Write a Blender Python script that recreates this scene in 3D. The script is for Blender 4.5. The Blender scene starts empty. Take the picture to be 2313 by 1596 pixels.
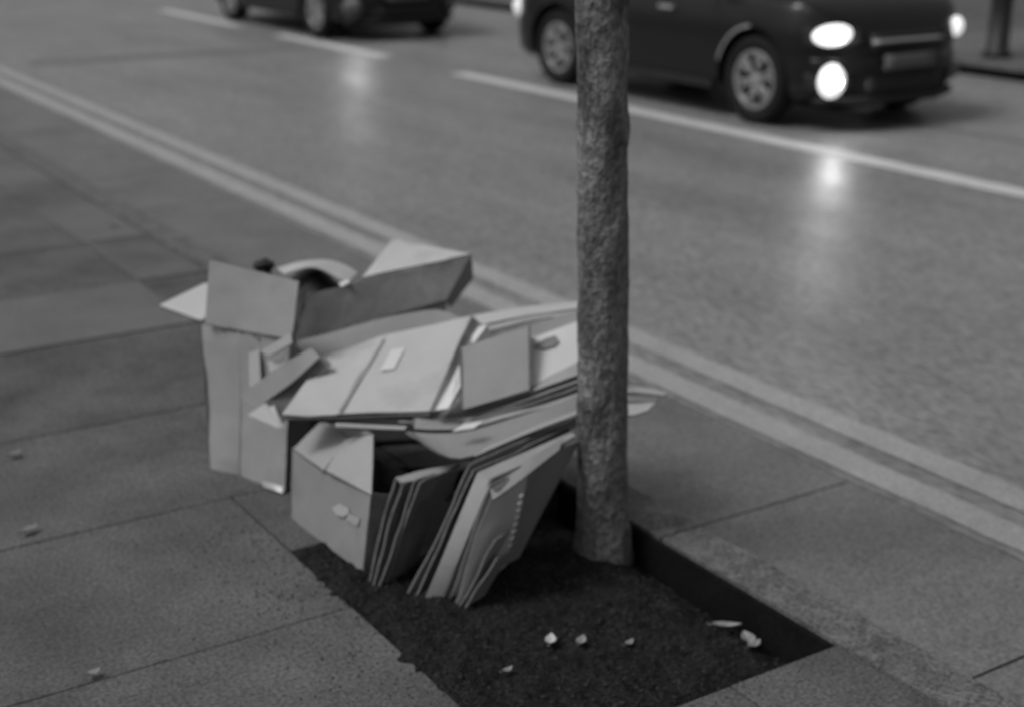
import bpy, bmesh, math, random
from mathutils import Vector, Matrix, noise
random.seed(7)
S = bpy.context.scene
C = S.collection
R = math.radians

# ---------------------------------------------------------------- camera, world, sun, exposure
# world axes: +Y runs along the street, +X across it (towards the far kerb), Z up, pavement at z = 0
TH, H, F = R(18.4), 1.55, 3212.0
YAW = R(32.655)
cam_d = bpy.data.cameras.new('camera'); cam = bpy.data.objects.new('camera', cam_d); C.objects.link(cam)
cam.location = (0, 0, H)
cam.rotation_euler = (math.pi/2 - TH, 0, -YAW)
cam_d.sensor_width = 36; cam_d.lens = 50
cam_d.clip_start = .05; cam_d.clip_end = 2000
cam_d.dof.use_dof = True; cam_d.dof.focus_distance = 2.15; cam_d.dof.aperture_fstop = 2.8
S.camera = cam

w = bpy.data.worlds.new('World'); S.world = w; w.use_nodes = True
nt = w.node_tree; bg = nt.nodes['Background']
sky = nt.nodes.new('ShaderNodeTexSky'); sky.sky_type = 'NISHITA'; sky.sun_disc = False
SUN_EL, SUN_AZ = R(56), R(278)          # azimuth clockwise from +Y
sky.sun_elevation = SUN_EL; sky.sun_rotation = SUN_AZ
sky.dust_density = 6; sky.air_density = 1.5
bw = nt.nodes.new('ShaderNodeRGBToBW')
nt.links.new(sky.outputs[0], bw.inputs[0]); nt.links.new(bw.outputs[0], bg.inputs[0])
bg.inputs[1].default_value = .105
sun_d = bpy.data.lights.new('sun', 'SUN'); sun = bpy.data.objects.new('sun', sun_d); C.objects.link(sun)
sun_d.energy = 1.5; sun_d.angle = R(16); sun_d.color = (1, 1, 1)
sd = Vector((math.sin(SUN_AZ)*math.cos(SUN_EL), math.cos(SUN_AZ)*math.cos(SUN_EL), math.sin(SUN_EL)))
sun.rotation_euler = sd.to_track_quat('Z', 'Y').to_euler()
S.view_settings.view_transform = 'Standard'; S.view_settings.look = 'None'
S.view_settings.exposure = -0.25; S.view_settings.gamma = 1; S.view_settings.use_curve_mapping = False

# ---------------------------------------------------------------- measuring helpers
CY, SY = math.cos(YAW), math.sin(YAW)
def Wd(X, Y, Z): return Vector((X*CY + Y*SY, -X*SY + Y*CY, Z))
def ray(x, y):
    u = (x-1156)/F; v = (798-y)/F
    return (u, math.cos(TH)+v*math.sin(TH), -math.sin(TH)+v*math.cos(TH))
def P(x, y, D):                      # a sight line followed to forward distance D
    r = ray(x, y); t = D/r[1]; return Wd(r[0]*t, D, H+r[2]*t)
def G(x, y, z=0.0):                  # a sight line followed down to height z
    r = ray(x, y); t = (z-H)/r[2]; return Wd(r[0]*t, r[1]*t, z)

# ---------------------------------------------------------------- materials
def mat(name, base, rough=.8, amp=.25, scale=6, fine=130, famp=.15, bump=.25, spec=.3, bdist=.002, stretch=(1,1,1), spots=None, coat=0):
    m = bpy.data.materials.new(name); m.use_nodes = True
    t = m.node_tree; N = t.nodes; L = t.links; b = N['Principled BSDF']
    tc = N.new('ShaderNodeTexCoord'); mp = N.new('ShaderNodeMapping'); mp.inputs['Scale'].default_value = stretch
    L.new(tc.outputs['Object'], mp.inputs[0])
    n1 = N.new('ShaderNodeTexNoise'); n1.inputs['Scale'].default_value = scale; n1.inputs['Detail'].default_value = 6; n1.inputs['Roughness'].default_value = .65
    n2 = N.new('ShaderNodeTexNoise'); n2.inputs['Scale'].default_value = fine; n2.inputs['Detail'].default_value = 3
    L.new(mp.outputs[0], n1.inputs[0]); L.new(mp.outputs[0], n2.inputs[0])
    r1 = N.new('ShaderNodeMapRange'); r1.inputs[1].default_value = .3; r1.inputs[2].default_value = .7
    r1.inputs[3].default_value = 1-amp; r1.inputs[4].default_value = 1+amp; L.new(n1.outputs[0], r1.inputs[0])
    r2 = N.new('ShaderNodeMapRange'); r2.inputs[1].default_value = .3; r2.inputs[2].default_value = .7
    r2.inputs[3].default_value = 1-famp; r2.inputs[4].default_value = 1+famp; L.new(n2.outputs[0], r2.inputs[0])
    mu = N.new('ShaderNodeMath'); mu.operation = 'MULTIPLY'; L.new(r1.outputs[0], mu.inputs[0]); L.new(r2.outputs[0], mu.inputs[1])
    mb = N.new('ShaderNodeMath'); mb.operation = 'MULTIPLY'; L.new(mu.outputs[0], mb.inputs[0]); mb.inputs[1].default_value = base
    out = mb.outputs[0]
    if spots:                                   # dark blotches: (scale, threshold, factor)
        n3 = N.new('ShaderNodeTexNoise'); n3.inputs['Scale'].default_value = spots[0]; n3.inputs['Detail'].default_value = 4
        L.new(mp.outputs[0], n3.inputs[0])
        r3 = N.new('ShaderNodeMapRange'); r3.inputs[1].default_value = spots[1]; r3.inputs[2].default_value = spots[1]+.09
        r3.inputs[3].default_value = 1; r3.inputs[4].default_value = spots[2]; L.new(n3.outputs[0], r3.inputs[0])
        m3 = N.new('ShaderNodeMath'); m3.operation = 'MULTIPLY'; L.new(out, m3.inputs[0]); L.new(r3.outputs[0], m3.inputs[1]); out = m3.outputs[0]
    L.new(out, b.inputs['Base Color'])
    b.inputs['Roughness'].default_value = rough
    b.inputs['Specular IOR Level'].default_value = spec
    b.inputs['Coat Weight'].default_value = coat
    if bump:
        ad = N.new('ShaderNodeMath'); ad.operation = 'MULTIPLY_ADD'; L.new(n1.outputs[0], ad.inputs[0]); ad.inputs[1].default_value = 2.0; L.new(n2.outputs[0], ad.inputs[2])
        bp = N.new('ShaderNodeBump'); bp.inputs['Strength'].default_value = bump; bp.inputs['Distance'].default_value = bdist
        L.new(ad.outputs[0], bp.inputs['Height']); L.new(bp.outputs[0], b.inputs['Normal'])
    return m
def glow(name, k):
    m = bpy.data.materials.new(name); m.use_nodes = True; b = m.node_tree.nodes['Principled BSDF']
    b.inputs['Base Color'].default_value = (.8,.8,.8,1); b.inputs['Emission Color'].default_value = (1,1,1,1)
    b.inputs['Emission Strength'].default_value = k
    return m
M = dict(
    slab=mat('paving concrete', .088, .75, .34, 2.6, 110, .5, .35, .35, spots=(9, .62, .82)),
    slab_pale=mat('newer paving concrete', .112, .7, .2, 2.2, 110, .4, .3, .4),
    slab_dark=mat('grimy and shaded paving concrete', .078, .75, .4, 3.0, 110, .5, .35, .35, spots=(6, .6, .78)),
    kerb=mat('kerb granite', .105, .7, .35, 14, 120, .6, .5, .35, .004),
    gutter=mat('gutter concrete', .13, .62, .2, 2.5, 100, .4, .3, .4, spots=(5, .66, .85)),
    bed=mat('mortar bed', .045, .95, .3, 20, 200, .3, .4),
    ground=mat('packed ground', .08, .9, .3, 2, 60, .3, .3),
    soil=mat('tree pit soil', .014, .95, .6, 14, 120, .9, .9, .15, .01),
    grit=mat('grit', .024, .9, .6, 30, 200, .3, .3),
    paint=mat('road paint', .30, .55, .10, 5, 90, .2, .25, .4, spots=(30, .64, .75)),
    paint_lane=mat('lane paint', .48, .55, .10, 5, 90, .2, .25, .4, spots=(30, .66, .8)),
    paint_thin=mat('worn road paint', .155, .6, .14, 4, 90, .2, .25, .4, spots=(14, .55, .72)),
    card=mat('cardboard', .31, .75, .08, 5, 300, .07, .5, .25, .004, spots=(4.5, .58, .84)),
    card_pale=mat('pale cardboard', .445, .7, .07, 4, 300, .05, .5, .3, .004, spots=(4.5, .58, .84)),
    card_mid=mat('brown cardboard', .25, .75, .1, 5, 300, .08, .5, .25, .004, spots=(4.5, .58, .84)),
    card_dark=mat('dark and shaded cardboard', .145, .8, .3, 7, 200, .15, .2, .2, .001, spots=(6, .55, .7)),  # dark tone also carries shade on the back box front and upright sheets
    card_edge=mat('cardboard edge', .13, .9, .3, 60, 500, .3, .4, .1, .002),
    white=mat('white paper', .60, .6, .05, 6, 300, .03, .08, .35, .001),
    tape=mat('packing tape', .40, .3, .06, 9, 300, .03, .1, .5, .001),
    ink=mat('printed ink', .10, .7, .2, 30, 300, .1, .05),
    bag=mat('black bin liner', .006, .5, .3, 20, 90, .1, .5, .45, .004),
    bark=mat('tree bark', .18, .9, .3, 10, 80, .35, 1.0, .15, .010, (1,1,.6), spots=(8, .52, .5))
    , lining=mat('shade-dark pit wall', .007, .95, .4, 9, 90, .3, .3, .1), void=mat('hollow-shade cardboard', .03, .9, .3, 8, 90, .2, .2, .1),  # both near-black tones hold shade: pit wall and hollow
    leaf=mat('dry leaf', .22, .7, .3, 40, 200, .1, .3),
    leaf_pale=mat('pale dry leaf', .45, .6, .2, 40, 200, .1, .3),
    car=mat('black car paint', .004, .4, .1, 1, 40, .05, 0, .3, coat=.25),
    plastic=mat('black plastic trim', .016, .6, .2, 5, 200, .2, .2, .3),
    under=mat('car underside', .008, .95, .2, 5, 90, .2, .2, .1),
    tyre=mat('tyre rubber', .012, .85, .2, 10, 200, .2, .3, .2),
    rim=mat('painted wheel rim', .22, .4, .2, 10, 100, .1, .1, .5),
    chrome=mat('bright trim and lip glint', .30, .2, .05, 5, 80, .05, 0, .8),
    glass=mat('dark window glass', .012, .08, .1, 2, 30, .05, 0, .6),
    lamp=glow('headlamp glass', 1.5), core=glow('lamp bulb', 210), rear=glow('rear lamp with reflection glow', .4), fog=glow('fog lamp glass', 1.15), side=glow('side lamp light', .9), tail=mat('tail lamp', .5, .2, .1, 9, 90, .1, 0, .6),
    plate=mat('number plate', .10, .5, .1, 5, 90, .1, .1),
    post=mat('painted post', .02, .5, .3, 9, 90, .2, .2),
)
# asphalt: damp, so it mirrors the lamps roughly
def asphalt():
    m = mat('damp asphalt', .185, .42, .16, 1.6, 75, .45, .5, .5, .005, (1, .3, 1), spots=(1.4, .62, .9))
    t = m.node_tree; N = t.nodes; L = t.links; b = N['Principled BSDF']
    tc = N.new('ShaderNodeTexCoord'); n = N.new('ShaderNodeTexNoise'); n.inputs['Scale'].default_value = 1.6; n.inputs['Detail'].default_value = 5
    mp = N.new('ShaderNodeMapping'); mp.inputs['Scale'].default_value = (1, .25, 1); L.new(tc.outputs['Object'], mp.inputs[0]); L.new(mp.outputs[0], n.inputs[0])
    r = N.new('ShaderNodeMapRange'); r.inputs[1].default_value = .35; r.inputs[2].default_value = .65; r.inputs[3].default_value = .36; r.inputs[4].default_value = .50
    L.new(n.outputs[0], r.inputs[0]); L.new(r.outputs[0], b.inputs['Roughness'])
    return m
M['road'] = asphalt()

# ---------------------------------------------------------------- object helpers
def empty(name, loc):
    o = bpy.data.objects.new(name, None); o.empty_display_size = .1; C.objects.link(o); o.location = loc; return o
def tag(o, label=None, cat=None, group=None, kind=None):
    if label: o['label'] = label
    if cat: o['category'] = cat
    if group: o['group'] = group
    if kind: o['kind'] = kind
    return o
def link(name, bm, mats, parent=None, smooth=False, origin=None):
    bmesh.ops.recalc_face_normals(bm, faces=bm.faces)
    if origin is None:
        if parent is not None: origin = Vector((0,0,0))
        else:
            vs = [v.co for v in bm.verts]
            origin = Vector(((min(v.x for v in vs)+max(v.x for v in vs))/2, (min(v.y for v in vs)+max(v.y for v in vs))/2, min(v.z for v in vs)))
    if parent is not None: origin = Vector(parent.location) if parent.parent is None else Vector(parent.parent.location)
    bmesh.ops.translate(bm, verts=bm.verts, vec=-Vector(origin))
    me = bpy.data.meshes.new(name); bm.to_mesh(me); bm.free()
    for m_ in (mats if isinstance(mats, (list, tuple)) else [mats]): me.materials.append(m_)
    if smooth:
        for p in me.polygons: p.use_smooth = True
    o = bpy.data.objects.new(name, me); C.objects.link(o)
    if parent is not None:
        o.parent = parent
        if parent.type == 'MESH' and parent.parent is None: pass
    else: o.location = origin
    return o
def abox(bm, x0, x1, y0, y1, z0, z1, mi=0, bev=0):
    vs = [bm.verts.new((x, y, z)) for z in (z0, z1) for x, y in ((x0,y0),(x1,y0),(x1,y1),(x0,y1))]
    fs = []
    for q in ((3,2,1,0),(4,5,6,7),(0,1,5,4),(1,2,6,5),(2,3,7,6),(3,0,4,7)):
        f = bm.faces.new([vs[i] for i in q]); f.material_index = mi; fs.append(f)
    if bev:
        es = [e for e in {e for f in fs for e in f.edges} if e.verts[0].co.z == z1 and e.verts[1].co.z == z1]
        bmesh.ops.bevel(bm, geom=es, offset=bev, segments=2, affect='EDGES', profile=.6)
def structure(name, bm, m, parent=None):
    o = link(name, bm, m, parent, origin=Vector((0,0,0)) if parent is None else None)
    if parent is None: o['kind'] = 'structure'
    return o

# ================================================================= SETTING
# ground under everything, to the horizon
bm = bmesh.new(); abox(bm, -500, 500, -400, 900, -.6, -.30); structure('ground', bm, M['ground'])
# pit geometry
PX0, PX1, PY0, PY1 = 1.24, 2.035, 1.885, 2.93
# pavement: mortar bed + single slabs
bm = bmesh.new()
abox(bm, -40, PX0, -20, 120, -.29, -.026)
abox(bm, PX0, PX1+.002, PY1, 120, -.29, -.028); abox(bm, PX0, PX1+.002, -20, PY0, -.29, -.028)
pav = structure('pavement', bm, M['bed'])
rows = [-.4, .36, 1.13, 1.89, 2.60, 3.315, 4.03, 4.865, 5.53, 6.285]
while rows[-1] < 22: rows.append(rows[-1] + .74)
cols = [-3.6, -2.1, -.9, .27, 1.735, PX1]
g = .0032
slabs = 0
def slab(x0, x1, y0, y1, m, dz=0):
    global slabs
    bm = bmesh.new()
    a, b = x0+g, x1-g; c, d = y0+g, y1-g
    abox(bm, a, b, c, d, -.024, dz, 0, .004)
    cx, cy = (a+b)/2, (c+d)/2
    # a slight rock of the slab
    tx, ty = random.uniform(-.0015,.0015), random.uniform(-.0015,.0015)
    for v in bm.verts:
        if v.co.z > -.02: v.co.z += (v.co.x-cx)*tx*2 + (v.co.y-cy)*ty*2
    o = structure('slab', bm, m, pav); slabs += 1
for j in range(len(rows)-1):
    y0, y1 = rows[j], rows[j+1]
    for i in range(len(cols)-1):
        x0, x1 = cols[i], cols[i+1]
        if i == 4 and y1 <= PY1+.6 and y0 >= PY0-.2: 
            if y0 < PY1 < y1: slab(x0, x1, PY1+.0, y1, M['slab'])
            continue
        if i == 3 and y0 >= PY0-.2 and y1 < PY1+.5:
            if y1 > PY1:
                slab(x0, PX0, y0, y1, M['slab']); slab(PX0, x1, PY1, y1, M['slab_dark']); continue  # second slab takes the dark tone for the heap's shade
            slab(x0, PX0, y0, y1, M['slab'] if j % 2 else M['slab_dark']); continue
        m = M['slab']
        if abs(y0-4.865) < .01 and i >= 2 and i < 4: m = M['slab_pale']
        elif j > 8: m = random.choice([M['slab_pale'], M['slab_pale'], M['slab']])
        elif random.random() < .3: m = M['slab_dark']
        slab(x0, x1, y0, y1, m, random.uniform(-.002, .001))
# kerb stones
bm = bmesh.new(); abox(bm, PX1+.004, 2.165, -20, 120, -.29, -.05); kerb = structure('kerb', bm, M['bed'])
y = 2.50 - 1.05*5
while y < 26:
    bm = bmesh.new(); abox(bm, PX1+.006, 2.168, y+.004, y+1.046, -.16, .004+random.uniform(-.002,.002), 0, .012)
    bmesh.ops.subdivide_edges(bm, edges=[e for e in bm.edges if e.calc_length() > .5], cuts=24, use_grid_fill=True)
    for v in bm.verts:
        n_ = noise.noise(Vector((v.co.x*25, v.co.y*9, v.co.z*20)))*.006
        v.co.x += n_ if v.co.x > 2.1 else 0; v.co.z += n_*.6
    structure('kerb_stone', bm, M['kerb'], kerb); y += 1.05
# gutter slabs
ZR = -.10
bm = bmesh.new(); abox(bm, 2.170, 2.87, -20, 120, -.29, ZR-.022); gut = structure('gutter', bm, M['bed'])
y = 1.745 - .915*4
while y < 24:
    bm = bmesh.new(); abox(bm, 2.172, 2.862, y+.004, y+.911, -.21, ZR+.004+random.uniform(-.002,.002), 0, .004)
    structure('gutter_slab', bm, M['gutter'], gut); y += .915
# road
bm = bmesh.new(); abox(bm, 2.874, 10.38, -60, 400, -.29, ZR); structure('road', bm, M['road'])
# far pavement
bm = bmesh.new(); abox(bm, 10.53, 16, -60, 400, -.29, -.026); fp = structure('far_pavement', bm, M['slab_dark'])
yy = 2.0
while yy < 22:
    for x0, x1 in ((10.55, 12.0), (12.0, 13.5)):
        bm = bmesh.new(); abox(bm, x0+g, x1-g, yy+g, yy+1.2-g, -.024, 0, 0, .004); structure('slab', bm, M['slab_pale'] if random.random()<.5 else M['slab'], fp)
    yy += 1.2
bm = bmesh.new(); abox(bm, 10.39, 10.53, -60, 400, -.29, -.03); fk = structure('far_kerb', bm, M['bed'])
yy = 1.0
while yy < 22:
    bm = bmesh.new(); abox(bm, 10.39, 10.545, yy+.004, yy+.996, -.2, .006, 0, .012); structure('kerb_stone', bm, M['kerb'], fk); yy += 1.0

# painted markings: sheets 4 mm above the road, with ragged worn edges
def marking(name, x0, x1, y0, y1, m, z=ZR+.004, rag=.006, step=.05):
    bm = bmesh.new(); n_ = max(2, int((y1-y0)/step)); prev = None
    for k in range(n_+1):
        yv = y0+(y1-y0)*k/n_
        l = noise.noise(Vector((x0*7, yv*6, 1)))*rag + noise.noise(Vector((x0*7, yv*25, 4)))*rag*.7
        r = noise.noise(Vector((x1*7, yv*6, 9)))*rag + noise.noise(Vector((x1*7, yv*25, 7)))*rag*.7
        cur = (bm.verts.new((x0+l, yv, z)), bm.verts.new((x1+r, yv, z)))
        if prev: bm.faces.new((prev[0], prev[1], cur[1], cur[0]))
        prev = cur
    return structure(name, bm, m)
marking('kerbside_line', 2.905, 3.03, -8, 40, M['paint'], step=.06)
marking('kerbside_line', 3.112, 3.236, -8, 40, M['paint'], step=.06)
marking('lane_line', 6.47, 6.665, -6, 11.15, M['paint_lane'])
marking('lane_line', 6.48, 6.68, 12.55, 15.1, M['paint_lane'])
marking('lane_line', 6.48, 6.68, 16.3, 18.9, M['paint_lane'])
marking('bay_line', 7.84, 7.95, -2, 10.2, M['paint_thin'])
# cross line far to the left (runs across the street)
bm = bmesh.new()
vs = [bm.verts.new(p) for p in ((3.5, 13.75, ZR+.004), (6.3, 13.65, ZR+.004), (6.3, 14.05, ZR+.004), (3.5, 14.2, ZR+.004))]
bm.faces.new(vs); structure('stop_line', bm, M['paint_thin'])

# edging coloured near black for the shade along the pit wall
for nm_, (a, b, c, d) in (('pit_shade_edging', (PX1-.010, PX1+.0035, PY0, PY1)), ('pit_shade_edging', (PX0+.009, PX1-.011, PY0-.003, PY0+.008))):
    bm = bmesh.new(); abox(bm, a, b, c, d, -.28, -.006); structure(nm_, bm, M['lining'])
# soil of the tree pit
TR = G(1362, 1262, -.08)
def soilz(x, yv):
    v3 = Vector((x*6, yv*6, 0)); f = max(0, min(1, (x-PX0)/(PX1-PX0)))
    z = .012 - .082*f**.8 + .012*noise.noise(v3) + .010*noise.noise(v3*3.1) + .006*noise.noise(v3*8)
    z -= .045*math.exp(-((PX1-x)/.07)**2)*(1 if x < PX1 else 0)
    z += .028*math.exp(-(((x-TR.x)**2+(yv-TR.y)**2)/.10**2))
    if x < PX0+.05:                       # thins out over the paving with a ragged edge
        z -= .026*max(0, (PX0+.05-x)/.10)**1.0 + .010*noise.noise(Vector((x*14, yv*10, 5)))
    return z
bm = bmesh.new(); X0 = PX0-.07; nx, ny = 150, 150; grid = []
for i in range(nx+1):
    row = []
    for j in range(ny+1):
        x = X0+(PX1-X0)*i/nx; yv = PY0+(PY1-PY0)*j/ny
        row.append(bm.verts.new((x, yv, soilz(x, yv))))
    grid.append(row)
for i in range(nx):
    for j in range(ny): bm.faces.new((grid[i][j], grid[i+1][j], grid[i+1][j+1], grid[i][j+1]))
o = structure('soil', bm, M['soil'])
# crumbs and grit in the pit and spilt round it
bm = bmesh.new()
def crumb(bm, x, yv, z, s):
    d = bmesh.ops.create_icosphere(bm, subdivisions=1, radius=s, matrix=Matrix.Translation((x, yv, z)))
    for v in d['verts']:
        c = Vector((x, yv, z)); v.co = c + (v.co-c)*random.uniform(.6, 1.25)
for k in range(1100):
    x = random.uniform(PX0+.01, PX1-.01); yv = random.uniform(PY0+.01, PY1-.01); crumb(bm, x, yv, soilz(x, yv)+.001, random.uniform(.002, .006))
for k in range(900):
    yv = random.uniform(1.2, 3.2); x = PX0 - abs(random.gauss(0, .13)) - .004; crumb(bm, x, yv, .001, random.uniform(.0008, .003))
for k in range(160):
    x = random.uniform(PX0, PX1); yv = PY0 - abs(random.gauss(0, .06)) - .004; crumb(bm, x, yv, .001, random.uniform(.0008, .002))
tag(link('soil_crumbs', bm, M['grit']), 'dark crumbs of soil and grit lying in the tree pit and spilt round its edge', 'soil crumbs', kind='stuff')

# ================================================================= TREE
tb = G(1362, 1262, -.08)
tree = tag(empty('street_tree', tb), 'slim street tree with mottled bark standing in the square soil pit', 'tree')
def tube(bm, pts, rads, seg=14, rough=0, seed=0, cap=True):
    rings = []
    for k, (p, r) in enumerate(zip(pts, rads)):
        d = (pts[min(k+1, len(pts)-1)] - pts[max(k-1, 0)]).normalized()
        a = d.orthogonal().normalized() if k == 0 else (rings_a - d*rings_a.dot(d)).normalized()
        rings_a = a; b = d.cross(a); ring = []
        for s in range(seg):
            an = 2*math.pi*s/seg; n3 = a*math.cos(an)+b*math.sin(an)
            rr = r
            if rough: 
                q = p + n3*r
                rr = r*(1 + rough*noise.noise(Vector((q.x*22+seed, q.y*22, q.z*7))) + rough*.5*noise.noise(Vector((q.x*60+seed, q.y*60, q.z*22))))
            ring.append(bm.verts.new(p + n3*rr))
        rings.append(ring)
    for a_, b_ in zip(rings, rings[1:]):
        for s in range(seg): bm.faces.new((a_[s], a_[(s+1)%seg], b_[(s+1)%seg], b_[s]))
    if cap: bm.faces.new(rings[-1]); bm.faces.new(list(reversed(rings[0])))
bm = bmesh.new(); pts = []; rads = []
top = P(1358, 20, 3.13)
lean = (top - tb); lean /= lean.z
for k in range(150):
    z = k*.02; p = tb + lean*z
    flare = .016*math.exp(-(z/.09)**1.5)
    pts.append(p + Vector((math.sin(z*2.1)*.002, math.sin(z*3.3)*.002, 0))); rads.append(.0625 - .004*z + flare)
tube(bm, pts, rads, 48, .085)
# knob on the trunk's road side and healed branch scars
for (px, py, amt, sig) in ((1440, 835, .026, .035), (1425, 300, .008, .03), (1300, 740, .007, .04), (1418, 1000, .008, .04), (1335, 285, -.006, .03), (1328, 440, .008, .02), (1425, 590, -.005, .03), (1400, 520, .006, .025)):
    c = P(px, py, 3.12)
    for v in bm.verts:
        dd = (v.co-c).length
        if dd < .2:
            ax = tb + lean*(v.co.z-tb.z); v.co += (v.co-ax).normalized()*amt*math.exp(-(dd/sig)**2)
trunk = link('trunk', bm, M['bark'], tree, True)
# limbs and twigs above the frame
bm = bmesh.new(); random.seed(3)
def branch(bm, p, d, L, r, lev):
    pts = [p]; rads = [r]; n_ = 7
    for k in range(n_):
        d = (d + Vector((random.uniform(-.18,.18), random.uniform(-.18,.18), random.uniform(-.05,.16)))).normalized()
        pts.append(pts[-1] + d*L/n_); rads.append(r*(1-.75*(k+1)/n_))
    tube(bm, pts, rads, 8 if lev == 0 else 5)
    if lev < 3:
        for k in range(5 if lev < 2 else 4):
            i = random.randint(2, n_); a = random.uniform(0, 6.28)
            dn = (d*.6 + Vector((math.cos(a), math.sin(a), .35))*.8).normalized()
            branch(bm, pts[i], dn, L*.6, rads[i]*.75, lev+1)
tp = pts_top = tb + lean*2.97
for a in (0, 1.3, 2.6, 3.8, 5.0):
    branch(bm, tp - Vector((0,0,.15*random.random())), Vector((math.cos(a)*.6, math.sin(a)*.6, 1)).normalized(), 1.6, .036, 0)
link('crown', bm, M['bark'], tree)
random.seed(11)

# ================================================================= CARDBOARD PILE
CAMP = Vector((0, 0, H))
def sheet(name, front, back, m, th=.005, parent=None, warp=.004, n=10, edge='card_edge', seed=None):
    """a cardboard sheet spanned between two polylines (same point count), with real thickness and a slight warp"""
    seed = random.uniform(0, 99) if seed is None else seed
    A, B = list(front), list(back)
    def dense(pl):
        out = []
        seg = len(pl)-1; per = max(1, int(round(12/seg)))
        for i in range(seg):
            for k in range(per): out.append(pl[i].lerp(pl[i+1], k/per))
        out.append(pl[-1]); return out
    if len(A) > 2:                       # round the bends a little
        def smooth(pl):
            q = dense(pl)
            for _ in range(2):
                q = [q[0]] + [(q[i-1]+q[i]*2+q[i+1])/4 for i in range(1, len(q)-1)] + [q[-1]]
            return q
        A, B = smooth(A), smooth(B)
    else: A, B = dense(A), dense(B)
    m_ = len(A)
    g_ = [[A[i].lerp(B[i], j/n) for j in range(n+1)] for i in range(m_)]
    nr = [[None]*(n+1) for _ in range(m_)]
    for i in range(m_):
        for j in range(n+1):
            du = g_[min(i+1, m_-1)][j] - g_[max(i-1, 0)][j]; dv = g_[i][min(j+1, n)] - g_[i][max(j-1, 0)]
            q = du.cross(dv).normalized()
            if q.dot(CAMP - g_[i][j]) < 0: q = -q
            nr[i][j] = q
    bm = bmesh.new(); fr = []; bk = []
    for i in range(m_):
        rf, rb = [], []
        for j in range(n+1):
            p = g_[i][j]; q = nr[i][j]
            ww = warp*noise.noise(Vector((p.x*5+seed, p.y*5, p.z*5))) + warp*.35*noise.noise(Vector((p.x*17+seed, p.y*17, p.z*17)))
            p = p + q*ww
            rf.append(bm.verts.new(p)); rb.append(bm.verts.new(p - q*th))
        fr.append(rf); bk.append(rb)
    for i in range(m_-1):
        for j in range(n):
            bm.faces.new((fr[i][j], fr[i+1][j], fr[i+1][j+1], fr[i][j+1])); bm.faces.new((bk[i][j], bk[i][j+1], bk[i+1][j+1], bk[i+1][j]))
    def e(a, b, c, d): f = bm.faces.new((a, b, c, d)); f.material_index = 1
    for i in range(m_-1):
        e(fr[i][0], bk[i][0], bk[i+1][0], fr[i+1][0]); e(fr[i][n], fr[i+1][n], bk[i+1][n], bk[i][n])
    for j in range(n):
        e(fr[0][j], fr[0][j+1], bk[0][j+1], bk[0][j]); e(fr[-1][j], bk[-1][j], bk[-1][j+1], fr[-1][j+1])
    return link(name, bm, [M[m], M[edge]], parent, True if False else False)
def quad(name, a, b, c, d, m, **k):      # a,b = one long edge; d,c = the opposite
    return sheet(name, [a, b], [d, c], m, **k)
def poly(name, pts, m, th=.004, parent=None, edge='card_edge'):
    n3 = Vector((0,0,0)); c = sum(pts, Vector((0,0,0)))/len(pts)
    for i in range(len(pts)): n3 += (pts[i]-c).cross(pts[(i+1) % len(pts)]-c)
    n3.normalize()
    if n3.dot(CAMP-c) < 0: n3 = -n3
    bm = bmesh.new(); f = [bm.verts.new(p) for p in pts]; b = [bm.verts.new(p-n3*th) for p in pts]
    bm.faces.new(f); bm.faces.new(list(reversed(b)))
    for i in range(len(pts)):
        j = (i+1) % len(pts); q = bm.faces.new((f[i], b[i], b[j], f[j])); q.material_index = 1
    return link(name, bm, [M[m], M[edge]], parent)
def lift(p, d): return p + (CAMP-p).normalized()*d
BACK = Wd(.0, 1, 0)                       # straight away from the viewer
ALONG = Wd(-.54, .842, 0)
GRP = 'discarded cardboard heaped against the tree'

# ---- tall box at the left
o = G(560, 1085)
tall = tag(empty('cardboard_box', o), 'tall upright cardboard box at the left end of the heap, one flap standing straight up', 'cardboard box', GRP)
bl, bmid, bmid2, br = G(476, 1058), G(543, 1071), G(546, 1073), G(645, 1113)
tl, tm, tr = P(455, 733, 3.70), P(540, 748, 3.60), P(657, 768, 3.52)
sheet('left_panel', [tl, tm], [bl, bmid], 'card', parent=tall, warp=.008, seed=3)
sheet('front_panel', [tm, tr], [bmid2, br], 'card', parent=tall, warp=.008, seed=3)
back = BACK*.26 + Wd(.03,0,0) + Vector((0,0,-.0))
tback = back + Vector((0,0,-.16))
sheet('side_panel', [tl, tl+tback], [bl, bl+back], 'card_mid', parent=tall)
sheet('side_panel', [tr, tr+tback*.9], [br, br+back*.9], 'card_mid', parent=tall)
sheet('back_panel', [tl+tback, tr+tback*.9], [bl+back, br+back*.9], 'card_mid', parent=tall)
f1, f2 = P(473, 587, 3.66), P(674, 636, 3.53)
sheet('flap', [f1, f2], [P(463, 731, 3.66), P(658, 766, 3.50)], 'card', parent=tall, warp=.006)
sheet('loose_flap', [P(586, 793, 3.50), P(657, 750, 3.46)], [P(610, 803, 3.47), P(659, 775, 3.44)], 'card', parent=tall, warp=.002)
lab = quad('label', lift(P(560, 797, 3.585), .012), lift(P(584, 788, 3.565), .012), lift(P(587, 862, 3.545), .012), lift(P(562, 874, 3.565), .012), 'tape', th=.001, parent=tall, edge='tape')
quad('tape_patch', lift(P(604, 815, 3.52), .02), lift(P(645, 807, 3.49), .02), lift(P(641, 822, 3.49), .02), lift(P(610, 840, 3.52), .02), 'white', th=.001, parent=tall, edge='white')
quad('tape_patch', lift(P(590, 1083, 3.52), .016), lift(P(640, 1098, 3.5), .016), lift(P(638, 1113, 3.48), .012), lift(P(596, 1098, 3.51), .012), 'tape', th=.001, parent=tall, edge='tape')
bm = bmesh.new()                           # torn glue spots below the flap
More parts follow.
